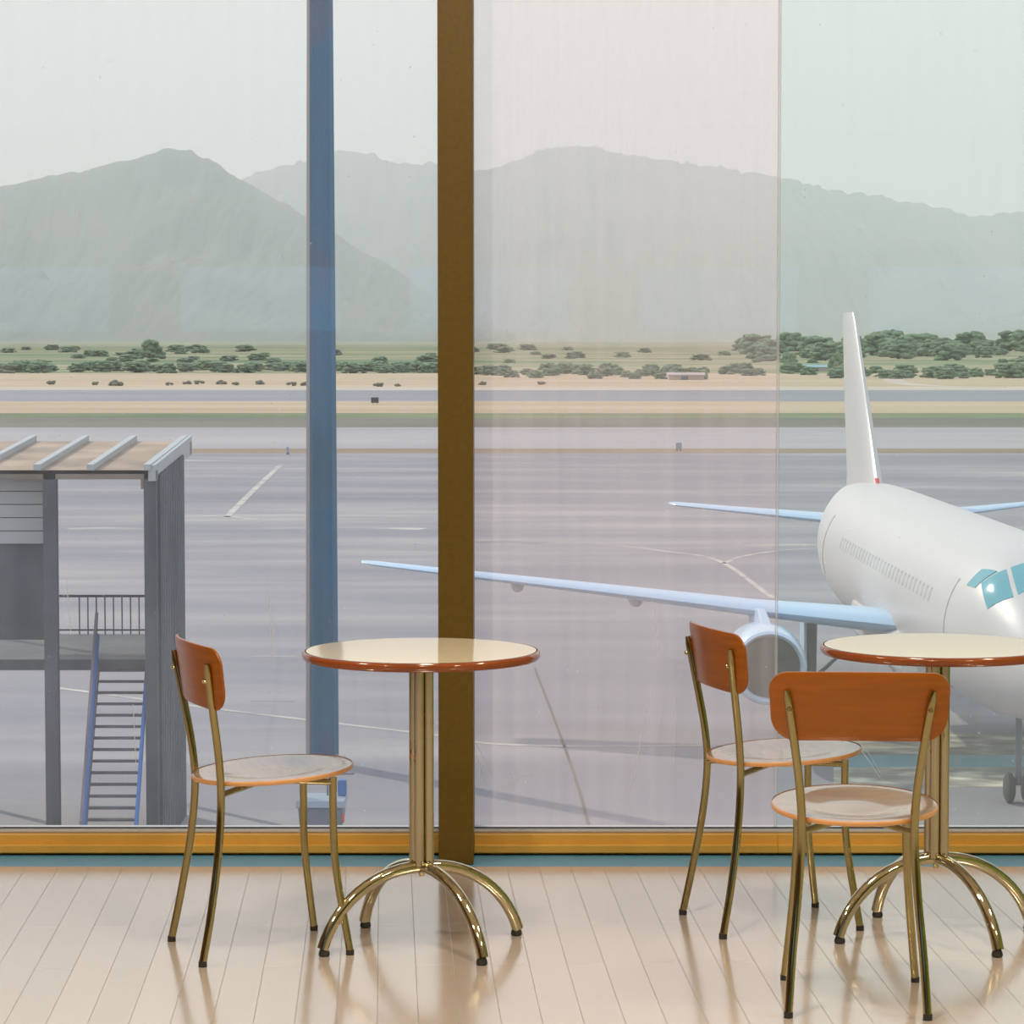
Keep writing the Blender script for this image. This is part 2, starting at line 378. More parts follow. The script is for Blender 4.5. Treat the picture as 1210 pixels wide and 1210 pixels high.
# ------------------------------------------------------------------ chairs
def ringed(outline, surf, thick, nr=10, dome=None):
    """thin curved panel: outline = list of 2-D points, surf(u, v) -> (Vector, normal)"""
    n = len(outline); mb = MB(); layers = []
    for side in (0, 1):
        vs = []; fs = []
        p, nn = surf(0, 0); vs.append(p + nn * thick * (0.5 - side))
        for r in range(1, nr + 1):
            k = r / nr
            for (a, b) in outline:
                p, nn = surf(a * k, b * k)
                e = thick * (0.5 - side) * (1.0 if r < nr else 0.55)
                vs.append(p + nn * e)
        for i in range(n): fs.append((0, 1 + i, 1 + (i + 1) % n))
        for r in range(nr - 1):
            for i in range(n):
                j = (i + 1) % n
                fs.append((1 + r * n + i, 1 + (r + 1) * n + i, 1 + (r + 1) * n + j, 1 + r * n + j))
        layers.append((vs, fs))
    # the rim
    top, bot = layers
    o0 = 0; mb.add(*top); o1 = len(mb.v); mb.add(*bot)
    s0 = 1 + (nr - 1) * n
    midring = []
    for (a, b) in outline:
        p, nn = surf(a * 1.006, b * 1.006); midring.append(p)
    om = len(mb.v); mb.v += [tuple(p) for p in midring]
    for i in range(n):
        j = (i + 1) % n
        mb.f.append((s0 + i, s0 + j, om + j, om + i)); mb.f.append((om + i, om + j, o1 + s0 + j, o1 + s0 + i))
    return mb
def round_rect(hw, top, bot, rt, rb, n=10):
    P = []
    for cx, cy, r, a0 in ((hw - rt, top - rt, rt, 0), (-hw + rt, top - rt, rt, 90), (-hw + rb, bot + rb, rb, 180), (hw - rb, bot + rb, rb, 270)):
        for k in range(n + 1):
            a = math.radians(a0 + 90 * k / n); P.append((cx + r * math.cos(a), cy + r * math.sin(a)))
    # subdivide long edges
    out = []
    for i, p in enumerate(P):
        q = P[(i + 1) % len(P)]; d = math.hypot(q[0] - p[0], q[1] - p[1]); m = max(1, int(d / 0.015))
        for k in range(m): out.append((p[0] + (q[0] - p[0]) * k / m, p[1] + (q[1] - p[1]) * k / m))
    return out
def rear_post(s):
    return smooth_path([(s * .155, -.222, 0.008), (s * .147, -.198, .13), (s * .134, -.176, .27), (s * .126, -.166, .40), (s * .130, -.172, .50), (s * .145, -.190, .62), (s * .163, -.209, .738)])
def seat_tilt(y): return 0.447 + 0.055 * y
def make_chair():
    t = empty('dining_chair')
    # seat: a round dished plywood disc, front edge a little higher
    ol = [(0.190 * math.cos(2 * PI * k / 64), 0.200 * math.sin(2 * PI * k / 64)) for k in range(64)]
    def ssurf(u, v):
        r = math.hypot(u / .190, (v + 0.0) / .200)
        k = min(1, max(0, (0.86 - r) / 0.5)); k = k * k * (3 - 2 * k)
        return Vector((u, v, seat_tilt(v) - 0.012 * k)), Vector((0, 0, 1))
    ringed(ol, ssurf, 0.012, 16).build('seat', M['seat'], t, True, angle=50)
    # a pale plywood edge band
    eb = MB(); vs = []
    prof = [(1.0, -.0062), (1.008, -.004), (1.010, 0), (1.008, .003), (1.0, .0052)]
    for k in range(64):
        a = 2 * PI * k / 64
        for (q, dz) in prof: vs.append((0.190 * q * math.cos(a), 0.2 * q * math.sin(a), seat_tilt(0.2 * math.sin(a)) + dz))
    fs = [(k * 5 + j, ((k + 1) % 64) * 5 + j, ((k + 1) % 64) * 5 + j + 1, k * 5 + j + 1) for k in range(64) for j in range(4)]
    eb.add(vs, fs).build('seat_edge', M['ply_edge'], t, True)['label'] = 'paler orange plywood edge'
    # backrest
    ol = round_rect(0.203, 0.078, -0.078, 0.042, 0.055)
    ol = [(x * (1 - 0.05 * (0.078 - z) / 0.156), z + (0.006 * (1 - (x / .207) ** 2))) for x, z in ol]
    def bsurf(u, v):
        y = -0.213 + 0.90 * u * u - 0.14 * v
        nrm = Vector((-1.8 * u, 1, 0.14)).normalized()
        return Vector((u, y, 0.697 + v)), -nrm
    ringed(ol, bsurf, 0.011, 10).build('backrest', M['wood'], t, True, angle=50)
    for s in (-1, 1):
        P = rear_post(s)
        l = MB().tube(P, [0.0098] * (len(P) - 2) + [0.0095, 0.006], 16).build('leg', M['brass'], t, True); l['label'] = 'rear leg running up to the backrest'
        MB().tube([P[0] - Vector((0, 0, .008)), P[0] + Vector((0, 0, .006))], 0.0105, 14).build('rubber_foot', M['rubber'], l, True)
        # bolt heads where the post meets the backrest
        bz = 0.695; bx = s * 0.1565; by = -0.205
        MB().lathe([(0, -0.010), (0.004, -0.010), (0.0055, -0.007), (0.0055, 0.012), (0, 0.012)], 12, 'y', bx, by - 0.003, bz).build('bolt', M['brass'], l, True)
        Q = smooth_path([(s * .128, .118, .440), (s * .128, .118, .34), (s * .135, .123, .21), (s * .154, .152, 0.008)])
        l = MB().tube(Q, 0.0095, 16).build('leg', M['brass'], t, True); l['label'] = 'front leg'
        MB().tube([Q[-1] - Vector((0, 0, .008)), Q[-1] + Vector((0, 0, .005))], 0.0102, 14).build('rubber_foot', M['rubber'], l, True)
    for s in (-1, 1):
        MB().tube([(s * .126, -.166, .412), (s * .02, -.04, .422), (-s * .128, .118, .428)], 0.0098, 14, 0.8).build('cross_bar', M['brass'], t, True)
    for (x, y) in ((.07, .07), (-.07, .07), (.07, -.08), (-.07, -.08)):
        MB().lathe([(0.009, 0.42), (0.009, seat_tilt(y) - .010)], 12, 'z', x, y).build('seat_spacer', M['brass'], t, True)
    return t
def place(o, cx, cy, fx, fy, label, group=None):
    o.location = (cx, cy, 0); o.rotation_euler = (0, 0, math.atan2(-fx, fy))   # local +Y faces (fx, fy)
    tag(o, label, 'chair', group); return o
ch = make_chair()
place(ch, -0.597, 7.00, 0.935, 0.355, 'orange plywood chair with brass tube legs left of the round table, facing right')
c2 = copy_tree(ch)
place(c2, 0.707, 7.305, 0.962, 0.27, 'orange plywood chair behind at the right, seen from the side in front of the engine')
c3 = copy_tree(ch)
place(c3, 0.790, 6.475, 0.07, 1.0, 'nearest orange plywood chair at the right, seen squarely from behind')

# ------------------------------------------------------------------ tables
def make_table():
    t = empty('round_table')
    MB().lathe([(0, .727), (0.285, .727), (0.291, .7268), (0.291, .715), (0, .715)], 96).build('tabletop', M['top'], t, True)
    MB().lathe([(0.2912, .7268), (0.297, .7262), (0.3005, .7225), (0.3015, .717), (0.300, .7105), (0.296, .706), (0.289, .7045), (0.27, .7045), (0.27, .712), (0.2912, .7145), (0.2912, .7268)], 96).build('table_edge', M['rim'], t, True)['label'] = 'rounded reddish brown lacquered edge'
    MB().lathe([(0, .704), (.075, .704), (.075, .698), (.03, .690), (0, .690)], 32).build('mounting_plate', M['dark_metal'], t, True)
    for a in (45, 135, 225, 315):
        x, y = .0195 * math.cos(math.radians(a)), .0195 * math.sin(math.radians(a))
        MB().tube([(x, y, .200), (x, y, .45), (x, y, .700)], 0.0133, 20).build('column_tube', M['chrome'], t, True)
    MB().lathe([(0, .172), (.006, .172), (.009, .18), (.009, .205), (0, .205)], 16).build('centre_pin', M['brass'], t, True)
    for a in (0, 98, 180, 278):
        ca, sa = math.cos(math.radians(a)), math.sin(math.radians(a)); P = []
        T = math.radians(74)
        for k in range(15):
            q = T * k / 14
            r = 0.012 + 0.262 * math.sin(q) / math.sin(T); z = 0.017 + 0.179 * (math.cos(q) - math.cos(T)) / (1 - math.cos(T))
            P.append((r * ca, r * sa, z))
        l = MB().tube(P, 0.0150, 20).build('leg', M['chrome'], t, True)
        MB().lathe([(0, 0), (.012, 0), (.0145, .004), (.0135, .010), (.010, .018), (0, .018)], 20, 'z', .270 * ca, .270 * sa).build('rubber_foot', M['rubber'], l, True)
    return t
tb = make_table(); tb.location = (-0.226, 7.015, 0); tb.rotation_euler = (0, 0, math.radians(27)); tb.scale = (0.985, 0.985, 1.025)
tag(tb, 'round table on four arched chrome legs standing before the bronze mullion', 'table')
t2 = copy_tree(tb); t2.location = (1.078, 7.125, 0); t2.rotation_euler = (0, 0, math.radians(18))
tag(t2, 'round table at the right edge, partly behind the nearest chair', 'table')

# ------------------------------------------------------------------ the ground outside
def slab(name, y0, y1, m, top, label=None, x0=-2600, x1=2600):
    o = MB().box(x0, x1, y0, y1, top - 0.5, top).build(name, m); tag(o, label, kind='structure'); return o
def yd(py): return at_z(605, py, APR).y
slab('apron', 9, yd(535.5), M['apron'], APR, 'wide grey concrete apron')
slab('verge', yd(535.5), yd(530), M['verge'], APR, 'thin brown verge beyond the apron')
slab('taxiway', yd(530), yd(505), M['taxi'], APR, 'pale grey taxiway beyond the apron')
slab('soil_strip', yd(505), yd(494), M['darkstrip'], APR, 'dark soil strip beyond the taxiway')
slab('grass_strip', yd(494), yd(488), M['green'], APR, 'green grass strip between taxiway and runway')
slab('dry_grass_strip', yd(488), yd(474), M['dry'], APR, 'dry tan grass strip before the runway')
slab('runway', yd(474), yd(461), M['runway'], APR, 'grey runway crossing the view')
slab('runway_shoulder', yd(461), yd(457), M['shoulder'], APR, 'pale line along the far side of the runway')
slab('dry_field', yd(457), yd(441), M['dry'], APR, 'dry field beyond the runway')
slab('fields', yd(441), 9000, M['fields'], APR, 'patchwork of green and tan fields before the mountains', -4500, 4500)
def strip_on(name, pts, w, m, label, dz=0.012):
    P = smooth_path([at_z(px, py, APR) for px, py in pts], 8); mb = MB(); n = len(P)
    L = []; R = []
    for i, p in enumerate(P):
        t = (P[min(i + 1, n - 1)] - P[max(i - 1, 0)]); t.z = 0; t.normalize(); q = Vector((-t.y, t.x, 0)) * w / 2
        L.append(p + q); R.append(p - q)
    for i in range(n - 1):
        lo = [L[i], R[i], R[i + 1], L[i + 1]]; lo = [Vector((a.x, a.y, APR - 0.01)) for a in lo]
        mb.hexa([*lo, *[a + Vector((0, 0, dz + 0.01)) for a in lo]])
    return tag(mb.build(name, m), label, kind='structure')
strip_on('apron_line', [(60, 812), (240, 836), (380, 853), (515, 869), (580, 879), (700, 882), (830, 881)], 0.24, M['line'], 'faded white line sweeping across the near apron')
strip_on('apron_line', [(645, 640), (720, 644), (790, 652), (850, 663), (915, 708)], 0.25, M['line'], 'curved pale taxi line behind the wing')
strip_on('apron_line', [(855, 666), (880, 657), (930, 650), (1000, 647)], 0.25, M['line'], 'pale taxi line branching off towards the fuselage')
strip_on('apron_line', [(268, 611), (300, 579), (332, 549)], 0.42, M['line'], 'short straight line on the apron right of the covered stair')
strip_on('apron_line', [(240, 610), (270, 610.5), (305, 614)], 0.5, M['line'], 'faint cross stroke below the short straight apron line')
strip_on('apron_seam', [(632, 790), (655, 850), (680, 920), (700, 990)], 0.07, M['darkstrip'], 'dark seam running across the near apron')
for (a, b, y) in ((80, 180, 625), (310, 500, 624), (560, 640, 641), (880, 1000, 645), (100, 330, 545), (420, 700, 541)):
    strip_on('pale_patch', [(a, y), ((a + b) / 2, y - 1), (b, y + 1)], 1.5, M['patch'], 'sunlit streak painted pale on the apron', 0.006)  # sunlit streaks on the apron, painted in as pale colour
for (a, b, y) in ((297, 350, 776), (297, 348, 828)):
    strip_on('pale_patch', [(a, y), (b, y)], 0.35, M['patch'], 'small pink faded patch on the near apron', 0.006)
def quad_on(name, px0, px1, py0, py1, m, label, dz):
    a, b, c, d = at_z(px0, py1, APR), at_z(px1, py1, APR), at_z(px1, py0, APR), at_z(px0, py0, APR)
    lo = [Vector((q.x, q.y, APR - 0.02)) for q in (a, b, c, d)]
    tag(MB().hexa([*lo, *[q + Vector((0, 0, dz + 0.02)) for q in lo]]).build(name, m), label, kind='structure')
quad_on('stony_ground', 985, 1260, 866, 930, M['gravel'], 'stony pale ground behind the right-hand chairs', 0.01)
quad_on('painted_strip', 985, 1260, 893, 907, M['teal_strip'], 'teal painted strip across the stony ground', 0.02)
strip_on('farm_track', [(1052, 446), (1062, 452), (1100, 456), (1180, 458)], 4.5, M['shoulder'], 'pale farm track beyond the runway at the right', 0.05)

# ------------------------------------------------------------------ mountains
SIL = [(-400, 255), (-250, 235), (-120, 200), (0, 214), (90, 196), (150, 182), (200, 169), (222, 171), (245, 181), (285, 207), (330, 232), (380, 262), (440, 300), (520, 350), (600, 385)]
SIR = [(120, 260), (200, 236), (250, 214), (285, 205), (310, 197), (340, 190), (365, 184), (385, 176), (400, 173), (430, 174), (450, 179), (470, 188), (490, 187), (515, 187), (540, 192), (562, 198), (585, 192), (610, 183), (640, 172), (665, 167), (690, 166), (715, 171), (740, 176), (770, 180), (800, 185), (850, 192), (900, 201), (930, 206), (960, 215), (1000, 222), (1040, 225), (1090, 236), (1150, 250), (1210, 246), (1300, 230), (1500, 262), (1650, 300)]
def interp(S, x):
    if x <= S[0][0]: return S[0][1]
    for (a, b), (c, d) in zip(S, S[1:]):
        if x <= c:
            t = (x - a) / (c - a); t = t * t * (3 - 2 * t) * 0.5 + t * 0.5
            return b + (d - b) * t
    return S[-1][1]
def mountain(S, px0, px1, D0, D1, seed, label):
    NX, NY = 420, 36; vs = []; fs = []
    for j in range(NY + 1):
        v = j / NY
        for i in range(NX + 1):
            px = px0 + (px1 - px0) * i / NX
            top = at_y(px, interp(S, px), D1)
            X = top.x; H = top.z - APR
            if v <= 0.8:
                k = v / 0.8; y = D0 + (D1 - D0) * k; prof = k ** 1.15 * (0.80 + 0.20 * k)
            else:
                k = (v - 0.8) / 0.2; y = D1 + (D1 - D0) * 0.5 * k; prof = 1 - k * 0.9
            spur = noise.fractal(Vector((X / 420 + seed, y / 900, seed)), 1.0, 2.0, 5)
            fine = noise.fractal(Vector((X / 20 + seed, y / 20, seed)), 1.0, 2.0, 3)
            env = math.sin(PI * min(1, v / 0.8)) if v < 0.8 else 0
            z = H * prof + spur * H * 0.32 * env + fine * (5 if D1 < 6000 else 12) * (1 if v > 0.05 else 0) + 0.25 * H * abs(spur) * env * (1 if v < .8 else 0) * -1
            vs.append((X * (y / D1) ** 0.0, y + spur * 120 * env, APR - 1 + max(z, 0)))
    for j in range(NY):
        for i in range(NX):
            a = j * (NX + 1) + i; fs.append((a, a + 1, a + NX + 2, a + NX + 1))
    # underside and skirts so the mass is solid
    o = MB().add(vs, fs).build('mountain', M['mountain'], None, True, angle=80)
    return tag(o, label, kind='structure')
mountain(SIL, -400, 600, 3800, 5200, 3.1, 'nearer mountain shoulder sloping down at the left')
mountain(SIR, 120, 1650, 5000, 7600, 8.4, 'long hazy mountain ridge across the horizon')

# ------------------------------------------------------------------ trees and bushes
import bmesh
def blob_mesh(name, n, spread, h, seed, m, big=1.0, low=0.15, sub=2):
    rnd = random.Random(seed); bm = bmesh.new()
    for k in range(n):
        r = rnd.uniform(0.16, 0.30) * big
        a = rnd.uniform(0, 2 * PI); q = rnd.random() ** 0.6 * spread
        z = rnd.uniform(low + r * 0.6, h - r) ; q *= (1 - 0.55 * (z / h) ** 2)
        mat = Matrix.Translation((q * math.cos(a), q * math.sin(a), z)) @ Matrix.Diagonal((r, r, r * rnd.uniform(.7, 1.0), 1))
        bmesh.ops.create_icosphere(bm, subdivisions=sub, radius=1, matrix=mat)
    for v in bm.verts:
        d = noise.noise_vector(v.co * 14 + Vector((seed, 0, 0))) * 0.045; v.co += d
    me = bpy.data.meshes.new(name); bm.to_mesh(me); bm.free(); me.materials.append(m); return me
TREES = [blob_mesh('crown', 70, 0.46, 1.0, s, M['foliage'], 0.52, 0.0) for s in (1, 2, 3, 4, 5)]
BUSH = [blob_mesh('bush', 9, 0.55, 0.72, s, M['bush'], 1.1, 0.0) for s in (11, 12)]
TR = MB().tube([(0, 0, -0.05), (0.01, 0, 0.2), (0, 0.01, 0.5)], [0.035, 0.028, 0.015], 7)
tr0 = TR.build('trunk', M['trunk']); TRM = tr0.data; bpy.data.objects.remove(tr0)
SPOTS = []
def tree(px, py, hpx, k, label, group, wide=1.3):
    p = at_z(px, py, APR); h = hpx * p.y / F; r = 0.56 * h * wide
    if any((p.x - a) ** 2 + (p.y - b) ** 2 < (r + q + 1.0) ** 2 for a, b, q in SPOTS): return
    SPOTS.append((p.x, p.y, r))
    o = empty('tree', (p.x, p.y, APR), random.uniform(0, 6)); tag(o, label, 'tree', group); o.scale = (h * wide, h * wide, h)
    for n_, me in (('crown', TREES[k % 5]), ('trunk', TRM)):
        c = bpy.data.objects.new(n_, me); C.objects.link(c); c.parent = o
def bush(px, py, hpx, k, label, group):
    p = at_z(px, py, APR); h = hpx * p.y / F
    o = bpy.data.objects.new('bush', BUSH[k % 2]); C.objects.link(o); o.location = (p.x, p.y, APR)
    o.scale = (h * 1.7, h * 1.7, h * 1.3); o.rotation_euler = (0, 0, random.uniform(0, 6)); tag(o, label, 'bush', group)
for k, (px, hp) in enumerate([(112, 5), (137, 8), (200, 5), (222, 5), (235, 6), (262, 6), (278, 5), (308, 6), (345, 6), (362, 6), (447, 6), (470, 4), (60, 6), (570, 5), (640, 5)]):
    bush(px, 454 + random.uniform(0, 3), hp, k, 'small dark bush in the dry field just beyond the runway', 'bushes in the dry field')
tree(180, 424, 24, 0, 'broad solitary tree in the fields below the left mountain', None)
for k in range(95):
    px = random.uniform(-20, 520)
    tree(px, 440 + random.uniform(-3, 1), random.uniform(9, 14), k, 'low tree in the hedge row across the left fields', 'hedge row trees at the left', 2.3)
for k in range(110):
    px = random.uniform(560, 1240)
    tree(px, 445 + random.uniform(-5, 3), random.uniform(8, 20) if px > 900 else random.uniform(7, 14), k, 'low tree in the hedge row across the right fields', 'hedge row trees at the right', 2.2)
for k in range(70):
    px = random.uniform(-20, 1240)
    tree(px, 416 + random.uniform(-3, 14), random.uniform(4, 9), k, 'distant tree in the hazy fields below the mountains', 'distant trees in the fields', 3.2)
for k in range(60):
    px = random.uniform(880, 1240)
    tree(px, 416 + random.uniform(-2, 10), random.uniform(14, 28), k, 'tall tree in the dense wood behind the aircraft fin', 'wood behind the fin', 1.9)
for k, px in enumerate((932, 938, 988)):
    tree(px, 441, 26 if k != 1 else 20, k, 'dark upright tree just beyond the runway left of the fin', 'upright trees left of the fin', 0.8)

# small buildings and markers beyond the runway
def shed(px0, px1, pyb, hpx, label, wm, rm):
    a, b = at_z(px0, pyb, APR), at_z(px1, pyb, APR); h = hpx * a.y / F; d = (b.x - a.x) * 0.5
    o = empty('shed', ((a.x + b.x) / 2, a.y, APR)); tag(o, label, 'building'); w = (b.x - a.x) / 2
    MB().box(-w, w, 0, d, 0, h * .65).build('wall', wm, o)
    MB().add([(-w - .3, -.4, h * .65), (w + .3, -.4, h * .65), (w + .3, d + .4, h * .65), (-w - .3, d + .4, h * .65), (-w - .3, d / 2, h), (w + .3, d / 2, h)], [(0, 3, 2, 1), (0, 1, 5, 4), (2, 3, 4, 5), (0, 4, 3), (1, 2, 5)]).build('roof', rm, o)
    MB().box(-w * .3, w * .1, -.08, 0, 0, h * .5).build('door', M['dark_metal'], o)
shed(790, 832, 449, 9, 'low pinkish shed beyond the runway in the middle pane', M['shed'], M['shed'])
shed(944, 986, 439, 8, 'low shed with a teal roof left of the aircraft fin', M['shed'], M['shed_roof'])
shed(1040, 1066, 417, 8, 'small pale shed in the wood right of the fin', M['panel'], M['panel'])
def marker(px, pyb, wpx, hpx, m, label):
    a = at_z(px, pyb, APR); w = wpx * a.y / F / 2; h = hpx * a.y / F
    o = empty('marker_board', (a.x, a.y, APR)); tag(o, label, 'marker board')
    MB().box(-w, w, -.15, .15, h * .2, h).build('board', m, o, bevel=0.03)
    for s in (-.6, .6): MB().box(w * s - .05, w * s + .05, -.05, .05, 0, h * .22).build('post', M['dark_metal'], o)
marker(443, 477.5, 9, 8, M['rubber'], 'black marker board beside the runway right of the mast')
marker(802, 533, 7, 10, M['cart_rim'], 'small pale blue marker board at the far edge of the apron')
marker(340, 537, 3, 9, M['cart_rim'], 'narrow pale marker board at the apron edge left of the mast')

# ------------------------------------------------------------------ mast
mp = at_z(383, 902, APR)
mast = empty('light_mast', (mp.x, mp.y, APR)); tag(mast, 'tapered blue mast standing on the apron left of the bronze mullion', 'mast')
sc = mp.y / F
MB().tube([(0, 0, 0), (0, 0, 8), (0, 0, 22)], [17.6 * sc, 16.2 * sc, 13.3 * sc], 8).build('pole', M['mast'], mast).rotation_euler = (0, 0, 0)
q = 17.6 * sc
MB().hexa([(-q - 4 * sc, -.06, .1), (-q + .02, -.06, .1), (-q + .02, .06, .1), (-q - 4 * sc, .06, .1), (-13.3 * sc - 2.2 * sc, -.05, 21.8), (-13.3 * sc + .02, -.05, 21.8), (-13.3 * sc + .02, .05, 21.8), (-13.3 * sc - 2.2 * sc, .05, 21.8)]).build('sunlit_edge', M['mast_sunlit'], mast)['label'] = 'pale strip standing in for the sunlit left side'  # thin pale strip imitates sunlight on the side of the mast
MB().box(-.5, .5, -.5, .5, 0, .12).build('base_plate', M['dark_metal'], mast, bevel=0.01)
MB().lathe([(.36, .12), (.36, .22), (.33, .26)], 16).build('collar', M['dark_metal'], mast, True)
hd = MB().box(-1.6, 1.6, -.15, .15, 22, 22.25).build('lamp_bar', M['dark_metal'], mast)
for x in (-1.3, -.45, .45, 1.3):
    MB().hexa([(x - .25, -.25, 21.45), (x + .25, -.25, 21.45), (x + .25, .1, 21.7), (x - .25, .1, 21.7), (x - .25, -.35, 21.7), (x + .25, -.35, 21.7), (x + .25, .05, 21.98), (x - .25, .05, 21.98)]).build('floodlight', M['cart_rim'], hd)

# ------------------------------------------------------------------ small ground cart behind the left chair
a = at_z(350, 985, APR); b = at_z(408, 985, APR)
cart = empty('baggage_cart', ((a.x + b.x) / 2, a.y + 0.5, APR)); tag(cart, 'small grey cart with a blue seat back on the apron behind the left chair', 'cart')
w = (b.x - a.x) / 2; h = 0.70
MB().hexa([(-w * .86, -.5, .12), (w * .86, -.5, .12), (w * .86, .5, .12), (-w * .86, .5, .12), (-w * .92, -.55, h * .8), (w * .92, -.55, h * .8), (w * .92, .55, h * .8), (-w * .92, .55, h * .8)]).build('body', M['cart'], cart, bevel=0.03)
MB().hexa([(-w, -.62, h * .8), (w, -.62, h * .8), (w, .62, h * .8), (-w, .62, h * .8), (-w * .96, -.56, h), (w * .96, -.56, h), (w * .96, .56, h), (-w * .96, .56, h)]).build('rim', M['cart_rim'], cart, bevel=0.02)
MB().box(w * .62, w * .98, .1, .3, h, h + .34).build('seat_back', M['blue'], cart, bevel=0.03)
MB().tube([(w * .2, .2, h), (w * .2, .2, h + .45), (w * 1.3, .2, h + .47)], 0.022, 8).build('handle_bar', M['dark_metal'], cart, True)
MB().box(w * .87, w * .97, -.56, -.4, .25, .42).build('tail_lamp', M['red'], cart, bevel=0.01)
for sx in (-.7, .7):
    for sy in (-.35, .35): MB().lathe([(0, -.05), (.11, -.05), (.12, 0), (.11, .05), (0, .05)], 20, 'x', w * sx, sy, .12).build('wheel', M['tyre'], cart, True)

# ------------------------------------------------------------------ covered stair at the left
SD0, SD1 = 57.0, 63.3
def sx(px, D=SD0): return at_y(px, 553, D).x
def sz(py, D=SD0): return at_y(300, py, D).z
st = empty('covered_stair', (sx(120), SD0, APR)); tag(st, 'blue grey steel covered stair tower with slatted roof outside at the left', 'stair tower')
OX, OY, OZ = st.location
def L(mb, name, m, parent=st, **k):
    mb.v = [(x - OX, y - OY, z - OZ) for x, y, z in mb.v]; return mb.build(name, m, parent, **k)
XL = sx(-190); XR = sx(185); XF = sx(177); CD1 = 61.7
zr0 = sz(553); zr1 = zr0 + 0.34                 # roof rises away from us
L(MB().hexa([(XL, SD0, zr0 - .12), (XF, SD0, zr0 - .12), (XF, SD1, zr1 - .12), (XL, SD1, zr1 - .12), (XL, SD0, zr0 - .04), (XF, SD0, zr0 - .04), (XF, SD1, zr1 - .04), (XL, SD1, zr1 - .04)]), 'roof', M['roof'])
for px in (-160, -92, -24, 45, 108, 175):
    x = sx(px)
    L(MB().hexa([(x - .07, SD0 - .15, zr0 - .04), (x + .07, SD0 - .15, zr0 - .04), (x + .07, SD1 + .15, zr1 - .04), (x - .07, SD1 + .15, zr1 - .04), (x - .07, SD0 - .15, zr0 + .08), (x + .07, SD0 - .15, zr0 + .08), (x + .07, SD1 + .15, zr1 + .09), (x - .07, SD1 + .15, zr1 + .09)]), 'rafter', M['rafter'])
x = XF
L(MB().hexa([(x - .02, SD0 - .1, zr0 - .26), (x + .12, SD0 - .1, zr0 - .26), (x + .12, SD1 + .2, zr1 - .35), (x - .02, SD1 + .2, zr1 - .35), (x - .02, SD0 - .1, zr0 + .06), (x + .12, SD0 - .1, zr0 + .06), (x + .12, SD1 + .2, zr1 + .08), (x - .02, SD1 + .2, zr1 + .08)]), 'fascia', M['rafter'])
L(MB().box(XL, XR, SD0, SD0 + .2, sz(566.5), zr0 - .05), 'beam', M['beam'])
L(MB().box(XL, XR, SD1 - .2, SD1, zr1 - .32, zr1 - .05), 'beam', M['beam'])
L(MB().box(sx(166), sx(172), SD0 + .02, SD0 + .18, sz(578), sz(566)), 'bracket', M['beam'])
for px0, px1 in ((169.5, 184), (50, 66), (-120, -104)):
    L(MB().box(sx(px0), sx(px1), SD0, SD0 + .25, APR, zr0 - .1), 'post', M['steel'], bevel=0.01)
for px0 in (176, -104):
    L(MB().box(sx(px0) - .35, sx(px0 + 8) - .35, SD1 - .2, SD1, APR, zr1 - .1), 'post', M['steel'])
# ribbed cladding running away from us on the right side
mb = MB(); nrb = 15
for k in range(nrb):
    y0 = SD0 + .3 + (CD1 - SD0 - .4) * k / nrb; y1 = y0 + (CD1 - SD0 - .4) / nrb; zz = zr0 - .16 + .34 * (y0 - SD0) / (SD1 - SD0)
    mb.box(XR - .06, XR - .01, y0, y1, APR, zz); mb.box(XR - .01, XR + .035, y0 + .05, y0 + .20, APR, zz)
L(mb, 'cladding', M['corrugated'])
# left side: white slatted panel on top of a dark wall
mb = MB()
for k in range(5):
    z1 = sz(567) - k * .27; mb.box(XL + 1.0, sx(56), SD0 + .55, SD0 + .62, z1 - .25, z1)
L(mb, 'slatted_panel', M['panel'])
L(MB().box(XL + 1.0, sx(50), SD0 + .65, SD0 + .75, sz(760), sz(566)), 'side_wall', M['steel'])
# landing with its railing
zl = sz(763, 60.5)
L(MB().box(XL + .3, sx(169), 57.9, 62.9, zl - .22, zl), 'landing', M['steel'])
zr = zl + 0.86
L(MB().tube([(sx(-30), 62.8, zr), (sx(169), 62.8, zr)], .03, 8), 'handrail', M['steel'])
L(MB().tube([(sx(-30), 62.8, zl + .1), (sx(169), 62.8, zl + .1)], .022, 8), 'bottom_rail', M['steel'])
xa = sx(40)
while xa < sx(169):
    L(MB().tube([(xa, 62.8, zl), (xa, 62.8, zr)], .016, 6), 'baluster', M['steel']); xa += .19
# stair flight down towards the lounge
NS = 18
xs0, xs1 = at_y(117, 780, 58).x, at_y(171, 780, 58).x
dl = 0.10
stz0 = zl
def stp(k): return (k / NS)
for k in range(NS):
    t = stp(k + 1); z = zl + (APR - zl) * t * .98; y = 58 - 3.0 * t; dx = dl * t
    L(MB().box(xs0 + dx, xs1 + dx, y, y + .2, z - .035, z), 'tread', M['steel'])
for nm, xx, mm in (('stringer', xs0 - .05, M['rail_red']), ('stringer', xs1 + .02, M['blue'])):
    a0 = Vector((xx, 58, zl)); a1 = Vector((xx + dl, 58 - 3.0, APR + .02))
    L(MB().hexa([a1 + Vector((0, -.05, 0)), a1 + Vector((.06, -.05, 0)), a0 + Vector((.06, 0, -.28)), a0 + Vector((0, 0, -.28)), a1 + Vector((0, -.1, .25)), a1 + Vector((.06, -.1, .25)), a0 + Vector((.06, 0, .02)), a0 + Vector((0, 0, .02))]), nm, mm)
